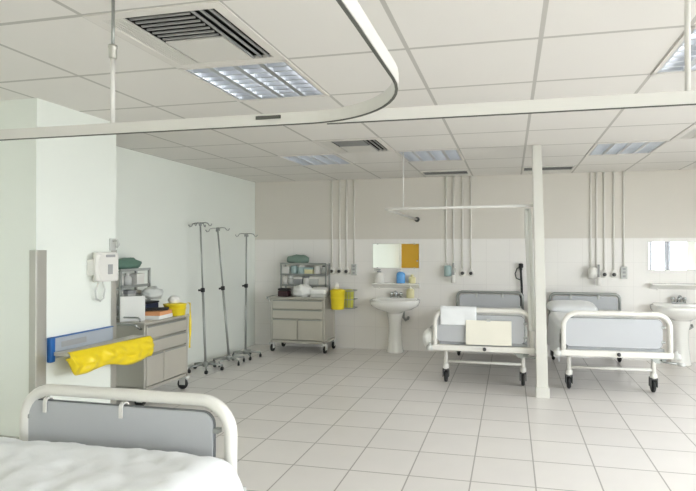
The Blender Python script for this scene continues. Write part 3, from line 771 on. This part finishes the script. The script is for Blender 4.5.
make_stand((-3.38, 6.10, 0), .2, 1.617, .005, 'drip stand nearest the room corner and the far cart')

# ------------------------------------------------------------------ things on the wall return
PX = -3.06
g = empty('corner_guard', 'tall steel guard strip on the near corner of the wall beside the blue-ended bumper', 'corner guard', (PX, 2.795, 0), 0, 'steel corner guards')
B().box(.001, .007, .0, .075, .0, 1.41, .002).done('side_flange', M['guard'], g); B().box(-.045, .007, -.007, -.001, .176, 1.41, .002).done('front_flange', M['guard'], g)
g = empty('corner_guard', 'narrow steel guard strip on the far wall corner below the telephone', 'corner guard', (PX, 3.49, 0), 0, 'steel corner guards')
B().box(.001, .006, -.05, .006, .0, 1.41, .002).done('side_flange', M['guard'], g); B().box(-.05, .006, .001, .006, .0, 1.41, .002).done('end_flange', M['guard'], g)
r = empty('wall_bumper', 'grey-blue wall bumper rail with a bright blue end, behind the yellow bag', 'bumper', (PX, 2.875, .74))
B().box(.001, .03, .04, .56, -.07, .072, .008).done('bumper_face', M['bluegrey'], r)
B().box(.001, .036, .0, .04, -.09, .08, .008).box(.001, .034, .0, .56, .072, .0775, .002).done('end_cap', M['blue'], r)
B().box(.028, .034, .09, .30, .0, .04, .002).done('dark_strip', M['keys'], r)
# tray on the bumper with its yellow bag
r = empty('wall_tray', 'shallow steel tray fixed to the wall bumper, holding the yellow bag', 'tray', (PX+.033, 2.90, .715))
b = B(); b.box(0, .13, 0, .74, -.006, 0, .002); b.box(.125, .13, 0, .74, -.02, .004); b.box(0, .13, 0, .005, -.02, .004); b.box(0, .13, .735, .74, -.02, .004)
b.done('tray_plate', M['steel2'], r)
for y in (.12, .45): B().box(-.003, .12, y-.01, y+.01, -.03, -.006, .003).done('support_arm', M['steel'], r)
def ybag(u, v):
    y = 2.872+.80*u
    top = .728-.02*u
    dep = (.150+.035*u)*(1-.7*math.exp(-(u/.045)**2))*(1+.1*math.sin(u*11))
    n = noise.noise(Vector((u*9, v*5, 1)))
    z = top-dep*v+.012*n*math.sin(PI*v)
    x = -2.890+.045*math.sin(PI*min(1, v*.8+.1))+.03*noise.noise(Vector((u*10, v*4, 5)))*math.sin(PI*v*.8)-.012
    return Vector((x, y+.03*v*(u-.5), z))
tag(B().sheet(ybag, 60, 18).done('yellow_bag', M['yellow'], solid=.003), 'long yellow bag draped along the front of the wall tray', 'bag')
# telephone
r = empty('wall_telephone', 'white wall telephone with a hanging cord on the wall beside the corner', 'telephone', (PX, 3.325, 1.28))
ph = B().prism([(-.07, -.11), (.13, -.11), (.13, .10), (.10, .115), (-.07, .115)], .001, .06, .008, 'YZ').done('phone_body', M['plast'], r)
B().box(.058, .064, .02, .065, -.055, .02, .002).done('keypad', M['keys'], ph); B().box(.058, .064, .0, .09, .075, .095, .002).done('display', M['keys'], ph)
B().tube([(.085, -.095, -.10), (.075, -.10, -.07), (.07, -.105, 0), (.075, -.10, .07), (.085, -.095, .10)], [.026, .02, .016, .02, .026], 12).box(.001, .06, -.12, -.075, -.06, .06, .008).done('receiver', M['plast'], r)
B().tube([(.08, -.095, -.11), (.05, -.09, -.17), (.04, -.07, -.23), (.04, -.03, -.255), (.04, .0, -.235), (.04, .01, -.17), (.03, .0, -.10)], .006, 8).done('cord', M['plastg'], r)
r = empty('wall_hook', 'small white hook bracket on the wall edge above the telephone', 'hook', (PX, 3.45, 1.45))
B().box(.001, .012, -.03, .03, -.045, .05, .003).done('plate', M['plastg'], r); B().tube([(.01, 0, .03), (.05, 0, .035), (.06, 0, .0), (.045, 0, -.02)], .01, 10).done('hook_arm', M['plastg'], r)

# ------------------------------------------------------------------ light, camera
w = bpy.data.worlds.new('World'); S.world = w; w.use_nodes = True
wn = w.node_tree.nodes; wl = w.node_tree.links
bgn = wn['Background']; bgn.inputs[1].default_value = 5
# overcast sky: brighter towards the zenith, dull ground below the horizon
tc = wn.new('ShaderNodeTexCoord'); sx = wn.new('ShaderNodeSeparateXYZ'); rp = wn.new('ShaderNodeValToRGB'); mr = wn.new('ShaderNodeMapRange')
mr.inputs[1].default_value = -1; mr.inputs[2].default_value = 1
wl.new(tc.outputs['Generated'], sx.inputs[0]); wl.new(sx.outputs['Z'], mr.inputs[0]); wl.new(mr.outputs[0], rp.inputs[0]); wl.new(rp.outputs[0], bgn.inputs[0])
rp.color_ramp.elements[0].position = .40; rp.color_ramp.elements[0].color = (.28, .29, .29, 1)
rp.color_ramp.elements[1].position = 1; rp.color_ramp.elements[1].color = (2.3, 2.42, 2.55, 1)
e_ = rp.color_ramp.elements.new(.5); e_.color = (.88, .93, .98, 1)
cam = bpy.data.cameras.new('Camera'); co = bpy.data.objects.new('Camera', cam); COL.objects.link(co)
cam.sensor_width = 36; cam.lens = 36*510.64/696; cam.shift_x = -54.99/696; cam.clip_start = .02
yaw, pitch = -.2074, .0073
co.location = (0, 0, 1.416); co.rotation_euler = (PI/2+pitch, 0, -yaw)
S.camera = co
S.view_settings.view_transform = 'Standard'; S.view_settings.look = 'None'; S.view_settings.gamma = 1
S.view_settings.use_curve_mapping = False
S.view_settings.exposure = 1.56
S.cycles.max_bounces = 14; S.cycles.diffuse_bounces = 8; S.cycles.glossy_bounces = 6; S.cycles.transparent_max_bounces = 8
S.cycles.use_denoising = True
S.cycles.caustics_reflective = False
